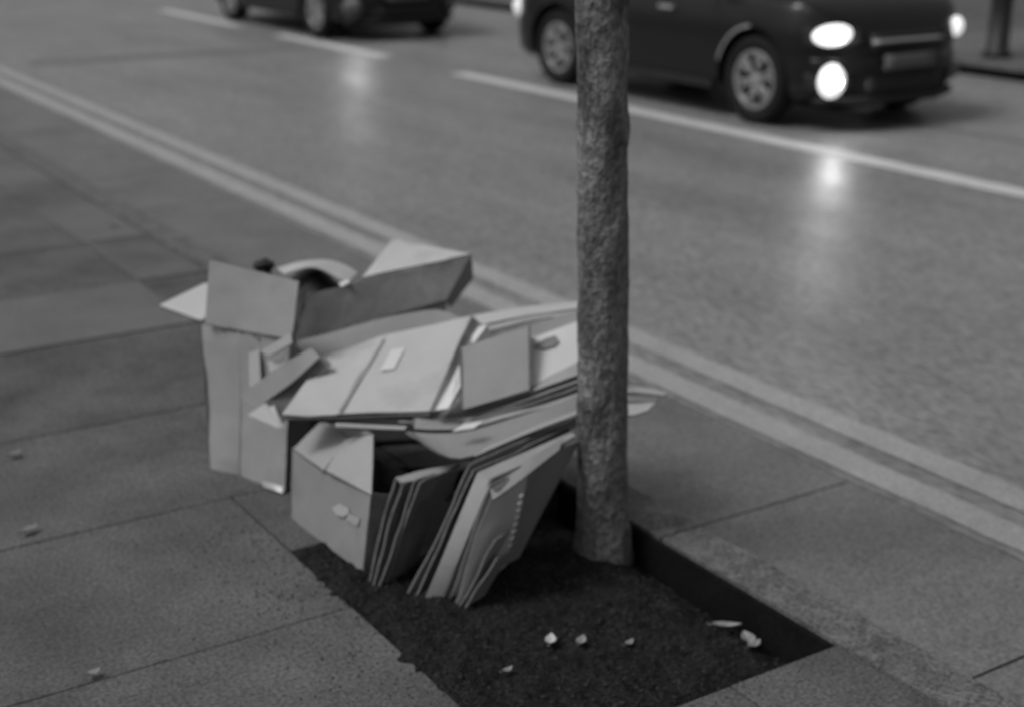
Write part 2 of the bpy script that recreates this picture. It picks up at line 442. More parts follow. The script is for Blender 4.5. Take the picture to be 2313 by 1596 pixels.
for (x, y_) in ((520,742),(530,747),(545,752),(575,760),(586,766),(505,748)):
    c = lift(P(x, y_, 3.58), .02); bmesh.ops.create_cube(bm, size=1, matrix=Matrix.Translation(c) @ Matrix.Rotation(.5, 4, 'Y') @ Matrix.Diagonal((.012, .003, .004, 1)))
link('torn_glue', bm, M['card_dark'], tall)['kind'] = 'stuff'

# strips of card leaning against the tall box
tag(sheet('cardboard_strip', [P(541, 893, 3.44), P(640, 820, 3.42), P(702, 786, 3.46)], [P(575, 922, 3.42), P(655, 868, 3.40), P(722, 806, 3.44)], 'card', warp=.002),
    'narrow pale cardboard strip leaning slantwise on the tall box below its flap', 'cardboard', GRP)
tag(sheet('cardboard_strip', [P(590, 912, 3.41), P(655, 868, 3.43), P(728, 800, 3.47)], [P(630, 965, 3.39), P(660, 925, 3.40), P(748, 822, 3.45)], 'card_dark', warp=.002),
    'darker cardboard strip tucked between the tall box and the big light sheet', 'cardboard', GRP)
tag(poly('paper_scrap', [lift(P(*q), .015) for q in ((559, 936, 3.42), (598, 909, 3.42), (609, 918, 3.42), (619, 914, 3.41), (640, 962, 3.40), (628, 966, 3.40))], 'white', .002, edge='white'),
    'small white torn scrap on the front of the tall box beside the big sheet', 'scrap')
# white sheet corner at far left
tag(sheet('cardboard_sheet', [P(359, 690, 3.86), P(452, 723, 3.78)], [P(462, 638, 3.93), P(560, 668, 3.86)], 'card_pale', warp=.003, n=6),
    'bright sheet whose pointed corner sticks out to the left behind the tall box', 'cardboard', GRP)

# ---- black bin liner behind, with a white plastic rim over it
bc = P(706, 700, 3.92); bc.z = 0
bag = tag(empty('bin_bag', bc), 'shiny black bin bag standing behind the tall box with its knot showing', 'bin bag')
bm = bmesh.new(); bmesh.ops.create_icosphere(bm, subdivisions=5, radius=1)
for v in bm.verts:
    q = v.co.copy(); n1 = noise.noise(q*2.2)*.12 + abs(noise.noise(q*5))*.14 + noise.noise(q*13)*.03
    s = .14*(1+n1); zt = (q.z+1)/2
    v.co = Vector((q.x*s*(1.1-.25*zt), q.y*s*(1.1-.25*zt), zt*.500*(1+n1*.04)))+bc
link('bag_body', bm, M['bag'], bag, True)
kc = P(596, 604, 3.86)
bm = bmesh.new()
for k in range(9):
    a = k*.7; d = (Wd(math.cos(a)*.9-.1, math.sin(a)*.3, .22)).normalized()
    pp = [kc-Vector((0,0,.05)), kc, kc+d*.014, kc+d*.03]; tube(bm, pp, [.026, .016, .015, .006], 7, .3, k)
link('bag_knot', bm, M['bag'], bag, True)
tag(sheet('plastic_sheet', [P(624, 607, 3.86), P(668, 590, 3.89), P(714, 582, 3.94), P(765, 592, 3.98), P(806, 618, 3.94)], [P(642, 620, 3.84), P(672, 606, 3.84), P(708, 601, 3.86), P(750, 616, 3.86), P(782, 640, 3.82)], 'card_pale', th=.002, warp=.010, n=8, edge='card_pale'),
    'crumpled white plastic curling over the top of the black bin bag', 'plastic sheet')
tag(quad('tape_tag', P(765, 640, 3.78), P(790, 632, 3.78), P(787, 640, 3.77), P(770, 648, 3.77), 'white', th=.002, edge='white'),
    'tiny bright curl of tape beside the black bag and the dark box flap', 'tape')

# ---- open box lying behind: pale top flap, front's shade put into a dark colour
o = P(860, 930, 3.9); o.z = 0
ob = tag(empty('cardboard_box', o), 'wide cardboard box lying at the back of the heap with a pale raised flap', 'cardboard box', GRP)
r1, r2 = P(697, 664, 3.82), P(1063, 576, 3.92)
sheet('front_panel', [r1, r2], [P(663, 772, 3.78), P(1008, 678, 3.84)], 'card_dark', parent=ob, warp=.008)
sheet('raised_flap', [P(817, 627, 3.86), P(1064, 573, 3.93)], [P(886, 539, 4.06), P(900, 543, 4.07)], 'card_pale', parent=ob, warp=.003)
back = BACK*.26
sheet('side_panel', [r2, r2+back+Vector((0,0,-.14))], [P(1008, 678, 3.84), P(1008, 678, 3.84)+back+Vector((0,0,-.1))], 'card_mid', parent=ob)
b1 = Vector((P(663, 772, 3.78).x, P(663, 772, 3.78).y, .02)); b2 = Vector((P(1008, 678, 3.84).x, P(1008, 678, 3.84).y, .02))
sheet('lower_panel', [P(663, 773, 3.785), P(1008, 679, 3.845)], [b1, b2], 'card_mid', parent=ob)
bk1, bk2 = b1+back, b2+back
sheet('base_panel', [b1, b2], [bk1, bk2], 'card_mid', parent=ob)

# ---- sheet standing between that box and the big light one
tag(sheet('cardboard_sheet', [P(672, 768, 3.70), P(850, 722, 3.73), P(990, 694, 3.78), P(1050, 722, 3.72)], [P(634, 935, 3.42), P(800, 905, 3.50), P(960, 850, 3.58), P(1050, 800, 3.60)], 'card_mid', warp=.006),
    'mid grey cardboard sheet leaning behind the big light sheet, mostly covered', 'cardboard', GRP)

# ---- big light sheet on top (a flattened box: two layers, tape label)
bp = [(636, 934, 3.24), (760, 934, 3.25), (970, 927, 3.27)]
tp_ = [(734, 798, 3.58), (868, 757, 3.62), (1065, 713, 3.66)]
o = P(820, 934, 3.4); o.z = .30
big = tag(empty('flattened_box', o), 'big flattened cardboard box, brightest and topmost on the heap, with a white tape mark', 'flattened box', GRP)
A = [P(*q) for q in bp]; B = [P(*q) for q in tp_]
sheet('left_panel', [A[0], A[1]-(A[1]-A[0])*.006], [B[0], B[1]-(B[1]-B[0])*.006], 'card_pale', parent=big, warp=.009)
sheet('right_panel', [A[1], A[2]], [B[1], B[2]], 'card_pale', parent=big, warp=.003)
dn = Vector((0,0,-.012))
sheet('lower_layer', [A[0]+dn, A[2]+dn], [B[0]+dn, B[2]+dn], 'card_mid', parent=big, warp=.003)
def onbig(px, py):   # point on the big sheet's plane under a sight line
    n3 = (A[2]-A[1]).cross(B[1]-A[1]).normalized(); d = (P(px, py, 3)-CAMP).normalized(); return CAMP + d*((A[1]-CAMP).dot(n3)/d.dot(n3))
quad('tape_patch', lift(onbig(884, 790), .019), lift(onbig(915, 786), .019), lift(onbig(890, 834), .019), lift(onbig(858, 838), .019), 'white', th=.001, parent=big, edge='white')
sm = [lift(onbig(*q), .010) for q in ((764, 928), (790, 886), (822, 836), (850, 790), (864, 766))]
sd = (A[1]-A[0]).normalized()*.008
sheet('seam', sm, [q+sd for q in sm], 'card_mid', th=.001, parent=big, warp=.001, n=2, edge='card_mid')
# right edge return of the big box and the white liner showing
sheet('end_flap', [P(1064, 716, 3.655), P(1037, 772, 3.47), P(972, 928, 3.265)], [P(1080, 722, 3.66), P(1051, 780, 3.48), P(984, 928, 3.255)], 'card_dark', parent=big, th=.004, warp=.001)
tag(poly('cardboard_strip', [P(1050, 779, 3.52), P(1082, 737, 3.60), P(1101, 733, 3.60), P(1072, 772, 3.52)], 'white', .004, edge='white'), 'short white strip showing at the top right corner of the big light box', 'cardboard')
tag(poly('cardboard_strip', [P(983, 925, 3.26), P(1037, 823, 3.40), P(1048, 855, 3.36), P(1012, 921, 3.25)], 'white', .004, edge='white'), 'slanting white strip beside the lower right edge of the big light box', 'cardboard')

# ---- boxes at right of it, running behind the trunk
o = P(1150, 940, 3.45); o.z = .22
rb = tag(empty('cardboard_box', o), 'plain mid grey box between the big light box and the white panel by the trunk', 'cardboard box', GRP)
q1, q2, q3, q4 = P(1040, 784, 3.40), P(1193, 735, 3.44), P(1194, 880, 3.33), P(1046, 924, 3.29)
BD = BACK*.12+Vector((0,0,-.12)); BL = BACK*.12
sheet('front_panel', [q1, q2], [q4, q3], 'card', parent=rb, warp=.004)
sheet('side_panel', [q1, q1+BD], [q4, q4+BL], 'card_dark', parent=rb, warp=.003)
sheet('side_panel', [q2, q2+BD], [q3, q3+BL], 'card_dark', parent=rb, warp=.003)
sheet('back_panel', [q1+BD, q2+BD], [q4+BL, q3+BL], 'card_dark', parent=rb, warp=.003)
wp = tag(empty('cardboard_sheet', P(1250, 890, 3.36)), 'bright white cardboard panel with a dark printed mark, partly hidden by the trunk', 'cardboard', GRP)
sheet('panel', [P(1196, 766, 3.47), P(1303, 725, 3.52), P(1385, 700, 3.56)], [P(1198, 898, 3.34), P(1303, 846, 3.40), P(1385, 815, 3.44)], 'white', parent=wp, warp=.003)
poly('printed_mark', [lift(P(*q), .008) for q in ((1205, 779, 3.455), (1232, 764, 3.47), (1255, 757, 3.48), (1261, 770, 3.47), (1252, 781, 3.46), (1228, 786, 3.45), (1206, 786, 3.45))], 'card_mid', .001, parent=wp, edge='card_mid')
# sheets lying on top of these, pointing to the trunk
tops = [([(1064, 713, 3.68), (1180, 693, 3.74), (1320, 678, 3.80)], [(1088, 734, 3.62), (1190, 712, 3.66), (1320, 694, 3.70)], 'card_pale', 'pale sheet running from the big light box to the trunk, highest at the right'),
        ([(1092, 738, 3.61), (1200, 714, 3.64), (1330, 697, 3.68)], [(1105, 747, 3.58), (1200, 724, 3.60), (1330, 708, 3.64)], 'card', 'thin light sheet just beneath the highest sheet near the trunk'),
        ([(1100, 760, 3.57), (1195, 728, 3.60), (1340, 708, 3.64)], [(1112, 768, 3.54), (1197, 744, 3.56), (1340, 722, 3.58)], 'card_dark', 'thin sheet coloured dark for the shaded gap above the grey box near the trunk')]  # last sheet's dark colour is the shade of a gap
for a, b, m, l in tops:
    tag(sheet('cardboard_sheet', [P(*q) for q in a], [P(*q) for q in b], m, warp=.003, th=.004), l, 'cardboard', GRP)
tag(sheet('cardboard_sheet', [P(1192, 736, 3.56), P(1305, 703, 3.62)], [P(1196, 768, 3.52), P(1305, 728, 3.56)], 'card_mid', warp=.003),
    'grey sheet directly above the white printed panel beside the trunk', 'cardboard', GRP)

# ---- ends poking out right of the trunk
for a, b, m, l in (
    ([(1300, 873, 3.42), (1425, 868, 3.48), (1512, 886, 3.52)], [(1300, 885, 3.40), (1425, 884, 3.45), (1496, 893, 3.49)], 'card_pale', 'uppermost light cardboard end poking out right of the trunk'),
    ([(1300, 895, 3.38), (1425, 892, 3.42), (1492, 899, 3.46)], [(1300, 907, 3.36), (1422, 905, 3.40), (1470, 908, 3.43)], 'card_mid', 'grey cardboard end, middle one of those poking out right of the trunk'),
    ([(1300, 918, 3.35), (1425, 910, 3.39), (1482, 908, 3.43)], [(1300, 934, 3.32), (1424, 938, 3.35), (1462, 926, 3.38)], 'card_pale', 'lowest light cardboard end poking out right of the trunk')):
    tag(sheet('cardboard_sheet', [P(*q) for q in a], [P(*q) for q in b], m, warp=.003, th=.004), l, 'cardboard', GRP)

# ---- layered flattened boxes under the big sheet, bending up towards the trunk
def band(pts, D0, dD, m, label, up=0.02, th=.005, depth=.22):
    n_ = len(pts); A = []; B = []
    for k, (x, y_) in enumerate(pts):
        p = P(x, y_, D0 + dD*k/(n_-1)); A.append(p); B.append(p + BACK*depth + Vector((0, 0, up)))
    return tag(sheet('flattened_box', A, B, m, th=th, warp=.008), label, 'flattened box', GRP)
L = [([(680, 946), (925, 940), (1046, 937), (1192, 884), (1308, 846)], 3.26, .10, 'card', 'flattened box just under the big light one, upper edge of the stack'),
     ([(900, 951), (975, 949), (1055, 947), (1195, 899), (1308, 858)], 3.25, .10, 'card_mid', 'second flattened box down in the bent stack beside the trunk'),
     ([(930, 958), (1000, 962), (1080, 948), (1195, 913), (1308, 872)], 3.23, .11, 'card_dark', 'third flattened box down in the bent stack, darker than its neighbours'),
     ([(935, 966), (1010, 970), (1095, 955), (1200, 930), (1308, 893)], 3.21, .11, 'card', 'fourth flattened box down in the bent stack, above the sagging one')]
for a, d0, dd, m, l in L: band(a, d0, dd, m, l)
tag(quad('cardboard_strip', P(757, 953, 3.24), P(918, 961, 3.22), P(914, 969, 3.21), P(757, 962, 3.23), 'card', th=.004), 'short light cardboard edge below the front of the big light box', 'cardboard', GRP)
tag(quad('cardboard_strip', P(1020, 974, 3.15), P(1048, 956, 3.17), P(1092, 950, 3.18), P(1070, 966, 3.16), 'white', th=.003, edge='white'), 'small bright tab sticking out of the bent stack of flattened boxes', 'cardboard', GRP)
# the sagging one
tag(sheet('flattened_box', [P(915, 972, 3.22), P(985, 980, 3.20), P(1060, 976, 3.21), P(1180, 935, 3.26), P(1310, 893, 3.32)], [P(930, 980, 3.16), P(1022, 1040, 3.10), P(1075, 1027, 3.13), P(1190, 984, 3.20), P(1310, 937, 3.28)], 'card_mid', warp=.004),
    'sagging flattened box bulging downward in the middle of the heap', 'flattened box', GRP)
tag(sheet('flattened_box', [P(1075, 1022, 3.14), P(1190, 968, 3.21), P(1310, 920, 3.28)], [P(1070, 1031, 3.12), P(1190, 978, 3.19), P(1310, 932, 3.26)], 'card', warp=.002),
    'thin light edge of a flattened box under the sagging one', 'flattened box', GRP)
tag(sheet('flattened_box', [P(1090, 1030, 3.20), P(1195, 990, 3.24), P(1305, 942, 3.30)], [P(1085, 1040, 3.17), P(1195, 1003, 3.21), P(1300, 962, 3.27)], 'card_mid', warp=.002),
    'lowest flattened box edge above the upright sheets beside the trunk', 'flattened box', GRP)

# ---- lower box in front, flap folded down over it
o = G(735, 1235)
lb = tag(empty('cardboard_box', o), 'low cardboard box at the front left of the heap with its lid flaps folded forward', 'cardboard box', GRP)
a1, a2, a3, a4 = P(661, 1010, 3.32), P(838, 1112, 3.03), G(819, 1294), G(657, 1169)
mid_t, mid_b = a1.lerp(a2, .41), a4.lerp(a3, .41)
sheet('front_panel', [a1, mid_t], [a4, mid_b], 'card_mid', parent=lb, warp=.002)
sheet('front_panel', [mid_t, a2], [mid_b, a3], 'card_mid', parent=lb, warp=.002)
back = Wd(.20, .14, 0)
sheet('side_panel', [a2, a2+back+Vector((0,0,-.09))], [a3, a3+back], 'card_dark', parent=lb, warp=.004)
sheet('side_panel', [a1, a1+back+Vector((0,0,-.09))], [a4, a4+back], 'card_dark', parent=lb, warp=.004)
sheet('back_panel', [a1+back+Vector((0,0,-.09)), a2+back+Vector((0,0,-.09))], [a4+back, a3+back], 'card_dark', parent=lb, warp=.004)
t1, t2, t3 = P(722, 952, 3.43), P(782, 962, 3.34), P(843, 978, 3.22)
fm = P(731, 1062, 3.175)
sheet('lid_flap', [P(662, 1013, 3.315), fm], [t1, P(786, 988, 3.29)], 'card', parent=lb, warp=.003)
sheet('lid_flap', [P(735, 1062, 3.165), P(839, 1117, 3.02)], [P(779, 990, 3.28), P(842, 980, 3.21)], 'card', parent=lb, warp=.003)
poly('lid_top', [P(724, 951, 3.45), P(843, 976, 3.23), P(845, 990, 3.23), P(786, 990, 3.31), P(756, 975, 3.36)], 'card', .004, parent=lb)
def onface(px, py):
    n3 = (a2-a1).cross(a3-a1).normalized(); d = (P(px, py, 3)-CAMP).normalized(); return CAMP + d*((a1-CAMP).dot(n3)/d.dot(n3))
poly('tape_patch', [lift(onface(*q), .006) for q in ((749, 1146), (766, 1136), (784, 1146), (788, 1156), (776, 1166), (760, 1162))], 'tape', .001, parent=lb, edge='tape')
poly('tape_patch', [lift(onface(*q), .005) for q in ((786, 1158), (812, 1170), (806, 1188), (780, 1172))], 'card', .001, parent=lb, edge='card')

# ---- upright sheets leaning to the right, seen nearly edge on
UG = 'flattened boxes standing on edge by the trunk'
ZS = -.015
def upright(nt_, nb, ft, m, label, fbz=None, wid=None, th=.005, warp=.012):
    """near top (px,py,D), near bottom (px,py on the soil), far top (px,py,D)"""
    a = P(*nt_); b = G(nb[0], nb[1], nb[2] if len(nb) > 2 else ZS); c = P(*ft)
    d = c + (b-a); d.z = max(d.z, -.05) if fbz is None else fbz
    return tag(sheet('flattened_box', [a, c], [b, d], m, th=th, warp=warp), label, 'flattened box', UG)
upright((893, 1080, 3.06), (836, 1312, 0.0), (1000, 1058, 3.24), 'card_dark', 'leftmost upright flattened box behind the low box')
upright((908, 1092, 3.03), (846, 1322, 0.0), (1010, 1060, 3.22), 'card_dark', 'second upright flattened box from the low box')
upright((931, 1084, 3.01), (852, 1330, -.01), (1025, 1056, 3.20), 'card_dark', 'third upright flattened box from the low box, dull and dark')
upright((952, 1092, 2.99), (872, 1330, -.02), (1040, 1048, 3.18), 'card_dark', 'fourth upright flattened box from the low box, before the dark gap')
tag(sheet('cardboard_sheet', [P(893, 1076, 3.07), P(960, 1058, 3.14), P(1065, 1038, 3.22)], [P(905, 1088, 3.04), P(968, 1076, 3.08), P(1050, 1055, 3.17)], 'card', warp=.003),
    'folded light rim lying along the tops of the left upright boxes', 'cardboard', UG)
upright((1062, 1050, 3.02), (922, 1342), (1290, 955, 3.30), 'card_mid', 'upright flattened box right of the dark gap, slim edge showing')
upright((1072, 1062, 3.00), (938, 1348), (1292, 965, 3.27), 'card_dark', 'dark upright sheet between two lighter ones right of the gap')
# light thick one: a folded box, its narrow side towards us
o = G(975, 1360, ZS)
fb = tag(empty('flattened_box', o), 'light folded box standing on edge with its narrow pale side towards us', 'flattened box', UG)
e1, e2 = P(1078, 1066, 2.975), P(1110, 1082, 2.945); g1, g2 = G(955, 1362, ZS), G(996, 1356, ZS)
sheet('narrow_side', [e1, e2], [g1, g2], 'card', parent=fb, warp=.003)
ff = P(1290, 975, 3.25)
sheet('top_fold', [e1, ff], [e2, P(1300, 985, 3.22)], 'card', parent=fb, warp=.003)
d_ = (ff-e1); sheet('wide_side', [e2, e2+d_*.95], [g2, g2+d_*.8+Vector((0,0,-d_.z*.8))], 'card_mid', parent=fb, warp=.004)
upright((1112, 1094, 2.93), (1010, 1352), (1240, 1035, 3.12), 'card_mid', 'narrow dark sheet in front of the light folded box')
upright((1120, 1100, 2.925), (1026, 1362), (1262, 1010, 3.18), 'white', 'wide upright box with a row of pale marks, nearest the trunk')
tag(sheet('cardboard_sheet', [P(1104, 1090, 2.95), P(1200, 1030, 3.07), P(1275, 985, 3.18)], [P(1112, 1128, 2.90), P(1160, 1095, 2.96), P(1262, 1015, 3.13)], 'card', warp=.003),
    'pale creased flap folded over the upright box nearest the trunk', 'cardboard', UG)
upright((1118, 1215, 2.905), (1036, 1368), (1150, 1196, 2.96), 'card', 'short slim sheet at the foot of the upright box nearest the trunk')
upright((1120, 1262, 2.90), (1052, 1372), (1160, 1236, 2.965), 'card_mid', 'short dark slim sheet in front of its short neighbour at the foot')
# row of pale staples / tape stitches down the wide upright box
bm = bmesh.new()
for k in range(9):
    f = k/8; x = 1176 - 30*f + 3*math.sin(f*3); y_ = 1118 + 128*f; c = P(x, y_, 2.90+.06*(1-f))
    c = lift(P(x, y_, 2.965), .012)
    u_ = (P(x+9, y_-8, 2.985) - P(x, y_, 2.965)).normalized(); s_ = .012
    vs = []
    nrm = (CAMP-c).normalized(); vv = nrm.cross(u_).normalized()
    for sx, sy, sz in ((-1,-1,0),(1,-1,0),(1,1,0),(-1,1,0),(-1,-1,1),(1,-1,1),(1,1,1),(-1,1,1)): vs.append(bm.verts.new(c+u_*sx*s_*.9+vv*sy*.0032-nrm*sz*.003))
    for q in ((0,1,2,3),(7,6,5,4),(0,4,5,1),(1,5,6,2),(2,6,7,3),(3,7,4,0)): bm.faces.new([vs[i] for i in q])
tag(link('torn_tape', bm, M['card_pale']), 'ladder of short pale tape tears down the upright box nearest the trunk', 'tape')

# ---- inner box closing the hollow under the big sheet, coloured dark for its shade
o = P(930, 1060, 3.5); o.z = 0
ib = tag(empty('cardboard_box', o), 'box coloured dark for the shade in the hollow beneath the big light box', 'cardboard box', GRP)
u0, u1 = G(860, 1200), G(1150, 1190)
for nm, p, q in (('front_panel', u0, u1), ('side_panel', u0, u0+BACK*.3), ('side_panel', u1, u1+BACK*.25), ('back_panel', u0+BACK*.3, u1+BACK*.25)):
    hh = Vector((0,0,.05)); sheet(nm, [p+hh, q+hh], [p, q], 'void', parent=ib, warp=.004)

# ================================================================= CARS
def car(label):
    root = tag(empty('car', (0,0,0)), label, 'car', 'dark cars driving along the street')
    Wh = .79; Lf, Lr = .70, .75; WB = 2.45; FR = Lf; RE = -WB-Lr
    # stations along the length (x forward, front axle at 0)
    top = [(-3.27, .62), (-3.20, .98), (-3.05, 1.02), (-2.75, 1.35), (-2.2, 1.46), (-1.2, 1.47), (-.6, 1.36), (.02, .98), (.45, .86), (.61, .76), (.70, .60)]
    def topz(x):
        for (x0, z0), (x1, z1) in zip(top, top[1:]):
            if x0 <= x <= x1: return z0+(z1-z0)*(x-x0)/(x1-x0)
        return top[-1][1]
    xs = [RE+.0, RE+.05, RE+.15, RE+.3] + [RE+.4+(FR-.4-RE-.4)*k/30 for k in range(31)] + [FR-.3, FR-.2, FR-.12, FR-.06, FR-.02, FR]
    bm = bmesh.new(); rings = []
    for x in xs:
        e_ = max(0, (x-(FR-.45))/.45); er = max(0, ((RE+.35)-x)/.35)
        wd = Wh*(1-.58*e_**2.6)*(1-.25*er**3)
        zt = topz(x); zb = .20+.05*e_**2
        zs = min(.86, zt-.02); zm = (zb+zs)/2
        prof = [(0, zb), (wd*.9, zb), (wd*.985, zb+.07), (wd, .40), (wd, zm+.08), (wd*.985, zs-.04), (wd*.95, zs)]
        if zt > .98: prof += [(wd*.90, zs+.04), (wd*.74, zt-.09), (wd*.62, zt-.02), (0, zt)]
        else: prof += [(wd*.88, zs+(zt-zs)*.35), (wd*.74, zs+(zt-zs)*.6), (wd*.5, zt-.004), (0, zt)]
        ring = [bm.verts.new((x, y_, z)) for y_, z in prof] + [bm.verts.new((x, -y_, z)) for y_, z in reversed(prof[1:-1])]
        rings.append(ring)
    n_ = len(rings[0])
    for a, b in zip(rings, rings[1:]):
        for s in range(n_): bm.faces.new((a[s], a[(s+1)%n_], b[(s+1)%n_], b[s]))
    bm.faces.new(rings[0]); bm.faces.new(list(reversed(rings[-1])))
    body = link('body', bm, [M['car']], root, True)
    # wheel arches cut out of the body
    bmc = bmesh.new()
    for ax in (0, -WB):
        for sy in (1, -1):
            bmesh.ops.create_cone(bmc, cap_ends=True, segments=40, radius1=.36, radius2=.36, depth=.5, matrix=Matrix.Translation((ax, sy*(Wh-.02), .31)) @ Matrix.Rotation(math.pi/2, 4, 'X'))
    me = bpy.data.meshes.new('cut'); bmc.to_mesh(me); bmc.free(); me.materials.append(M['under'])
    cut = bpy.data.objects.new('cut', me); C.objects.link(cut)
    md = body.modifiers.new('arches', 'BOOLEAN'); md.operation = 'DIFFERENCE'; md.object = cut; md.solver = 'EXACT'
    bpy.context.view_layer.update(); dg = bpy.context.evaluated_depsgraph_get()
    nm = bpy.data.meshes.new_from_object(body.evaluated_get(dg)); body.modifiers.clear(); body.data = nm
    bpy.data.objects.remove(cut); 
    for p in nm.polygons: p.use_smooth = True
    nm.set_sharp_from_angle(angle=R(38))
    def plan(y_):      # x of the front skin at lateral y
        t = min(1, abs(y_)/Wh); 
        lo, hi = FR-.45, FR
        for _ in range(30):
            m_ = (lo+hi)/2; e_ = (m_-(FR-.45))/.45
            if Wh*(1-.58*e_**2.6) > abs(y_): lo = m_
            else: hi = m_
        return lo
    def skinpatch(name, ys, z0, z1, off, m, th=.02, slant=0, parent=root, shrink=None):
        bm = bmesh.new(); fr = []
        for k, y_ in enumerate(ys):
            x = plan(y_)+off; x2 = plan(y_)+off - slant
            h0, h1 = (z0, z1)
            if shrink: 
                c = shrink(k/(len(ys)-1)); mz = (z0+z1)/2; h0, h1 = mz-(mz-z0)*c, mz+(z1-mz)*c
            zz = [h0+(h1-h0)*q for q in (0,.15,.5,.85,1)]; bulge = [-.012, -.002, 0, -.004, -.014]
            fr.append([bm.verts.new((x*(1-q/4)+x2*(q/4)+bulge[q], y_, zz[q])) for q in range(5)])
        for a, b in zip(fr, fr[1:]):
            for q in range(4): bm.faces.new((a[q], b[q], b[q+1], a[q+1]))
        d = bmesh.ops.extrude_face_region(bm, geom=list(bm.faces)); 
        for v in [g_ for g_ in d['geom'] if isinstance(g_, bmesh.types.BMVert)]: v.co.x -= th
        return link(name, bm, m, parent, True)
    lin = lambda a, b, n_: [a+(b-a)*k/(n_-1) for k in range(n_)]
    # near side of the car towards the camera is its right-hand side: y < 0 after placing
    skinpatch('grille', lin(-.34, .34, 9), .56, .66, .012, M['plastic'])
    skinpatch('grille_bar', lin(-.34, .34, 9), .60, .622, .03, M['chrome'], .02)
    skinpatch('bumper', lin(-.70, .70, 25), .40, .50, .022, M['car'], .05)
    skinpatch('lower_intake', lin(-.36, .36, 9), .26, .38, .016, M['plastic'], .03)
    skinpatch('number_plate', lin(-.25, .25, 5), .42, .52, .05, M['plate'], .01)
    skinpatch('splitter', lin(-.66, .66, 21), .19, .24, .03, M['plastic'], .10)
    for sy in (1, -1):
        hs = skinpatch('headlight', [sy*v for v in lin(.40, .73, 9)], .575, .735, .028, M['plastic'], .05, .05, shrink=lambda f: .55+.45*math.sin(min(1, f*1.25)*math.pi*.62))
        # lit lens
        ly = sy*.60; lx = plan(ly)+.035
        bm = bmesh.new(); bmesh.ops.create_uvsphere(bm, u_segments=20, v_segments=10, radius=1, matrix=Matrix.Translation((lx-.012, ly, .66)) @ Matrix.Diagonal((.06, .19, .072, 1) if sy < 0 else (.05, .06, .07, 1)))
        l = link('lens', bm, M['lamp'] if sy < 0 else M['side'], hs, True)
        if sy < 0:
            bm = bmesh.new(); bmesh.ops.create_uvsphere(bm, u_segments=14, v_segments=8, radius=.035, matrix=Matrix.Translation((lx+.03, ly, .66)))
            link('bulb', bm, M['core'], hs, True)
        fl_y = sy*.60; fx = plan(fl_y)+.03
        bm = bmesh.new(); bmesh.ops.create_uvsphere(bm, u_segments=20, v_segments=10, radius=1, matrix=Matrix.Translation((fx, fl_y, .355)) @ Matrix.Diagonal((.06, .115, .115, 1) if sy < 0 else (.03, .06, .06, 1)))
        fo = link('fog_lamp', bm, M['fog'] if sy < 0 else M['plate'], root, True)
        if sy < 0:
            bm = bmesh.new(); bmesh.ops.create_uvsphere(bm, u_segments=14, v_segments=8, radius=.03, matrix=Matrix.Translation((fx+.045, fl_y, .355)))
            link('bulb', bm, M['core'], fo, True)
        skinpatch('fog_recess', [sy*v for v in lin(.46, .72, 7)], .27, .40, .014, M['plastic'], .03)
        # side glass
        bm = bmesh.new()
        for xa, xb in ((-.55, -1.30), (-1.36, -2.15)):
            vs = [bm.verts.new(q) for q in ((xa+.05, sy*.745, .93), (xb, sy*.745, .93), (xb, sy*.625, 1.33), (xa-.22, sy*.66, 1.33))]; bm.faces.new(vs)
        d = bmesh.ops.extrude_face_region(bm, geom=list(bm.faces))
        for v in [g_ for g_ in d['geom'] if isinstance(g_, bmesh.types.BMVert)]: v.co.y += sy*.015
        link('side_window', bm, M['glass'], root)
        bm = bmesh.new()
        bmesh.ops.create_uvsphere(bm, u_segments=14, v_segments=8, radius=1, matrix=Matrix.Translation((-.42, sy*.88, .98)) @ Matrix.Diagonal((.06, .10, .07, 1)))
        link('wing_mirror', bm, M['car'], root, True)
        # sill and door handles
        bm = bmesh.new(); abox(bm, -WB+.40, -.40, min(sy*.76, sy*.805), max(sy*.76, sy*.805), .21, .27, 0, .01); link('sill', bm, M['plastic'], root)
        for hx in (-.95, -1.75):
            bm = bmesh.new(); abox(bm, hx-.08, hx+.08, min(sy*.785, sy*.82), max(sy*.785, sy*.82), .74, .765, 0, .008); link('door_handle', bm, M['chrome'], root)
        bm = bmesh.new(); bmesh.ops.create_uvsphere(bm, u_segments=14, v_segments=8, radius=1, matrix=Matrix.Translation((RE+.12, sy*.64, .60)) @ Matrix.Diagonal((.13, .14, .12, 1))); link('tail_light', bm, M['rear'] if sy < 0 else M['tail'], root, True)  # near lamp's glow stands in for a reflection on the car's rear
        # part-arc arch lips; pale front ones are a highlight put into colour
        for ax in (0, -WB):
            bm = bmesh.new(); pts = []; 
            for k in range(25):
                a = R(95)+R(68)*k/24; pts.append(Vector((ax+.372*math.cos(a), sy*(Wh+.003), .31+.372*math.sin(a))))
            tube(bm, pts, [.012]*25, 6); link('arch_lip', bm, M['chrome'] if ax == 0 else M['plastic'], root, True)
    # windscreen, rear window
    for nm_, q in (('windscreen', ((.0, .62, 1.0), (.0, -.62, 1.0), (-.58, -.52, 1.355), (-.58, .52, 1.355))), ('rear_window', ((-3.05, .60, 1.05), (-3.05, -.60, 1.05), (-2.77, -.52, 1.33), (-2.77, .52, 1.33)))):
        bm = bmesh.new(); bm.faces.new([bm.verts.new(Vector(v)+Vector((0.0,0,.016))) for v in q]); d = bmesh.ops.extrude_face_region(bm, geom=list(bm.faces))
        for v in [g_ for g_ in d['geom'] if isinstance(g_, bmesh.types.BMVert)]: v.co.z += .012
        link(nm_, bm, M['glass'], root)
    # underside
    bm = bmesh.new(); abox(bm, -2.9, .55, -.52, .52, .15, .21); link('underbody', bm, M['under'], root)
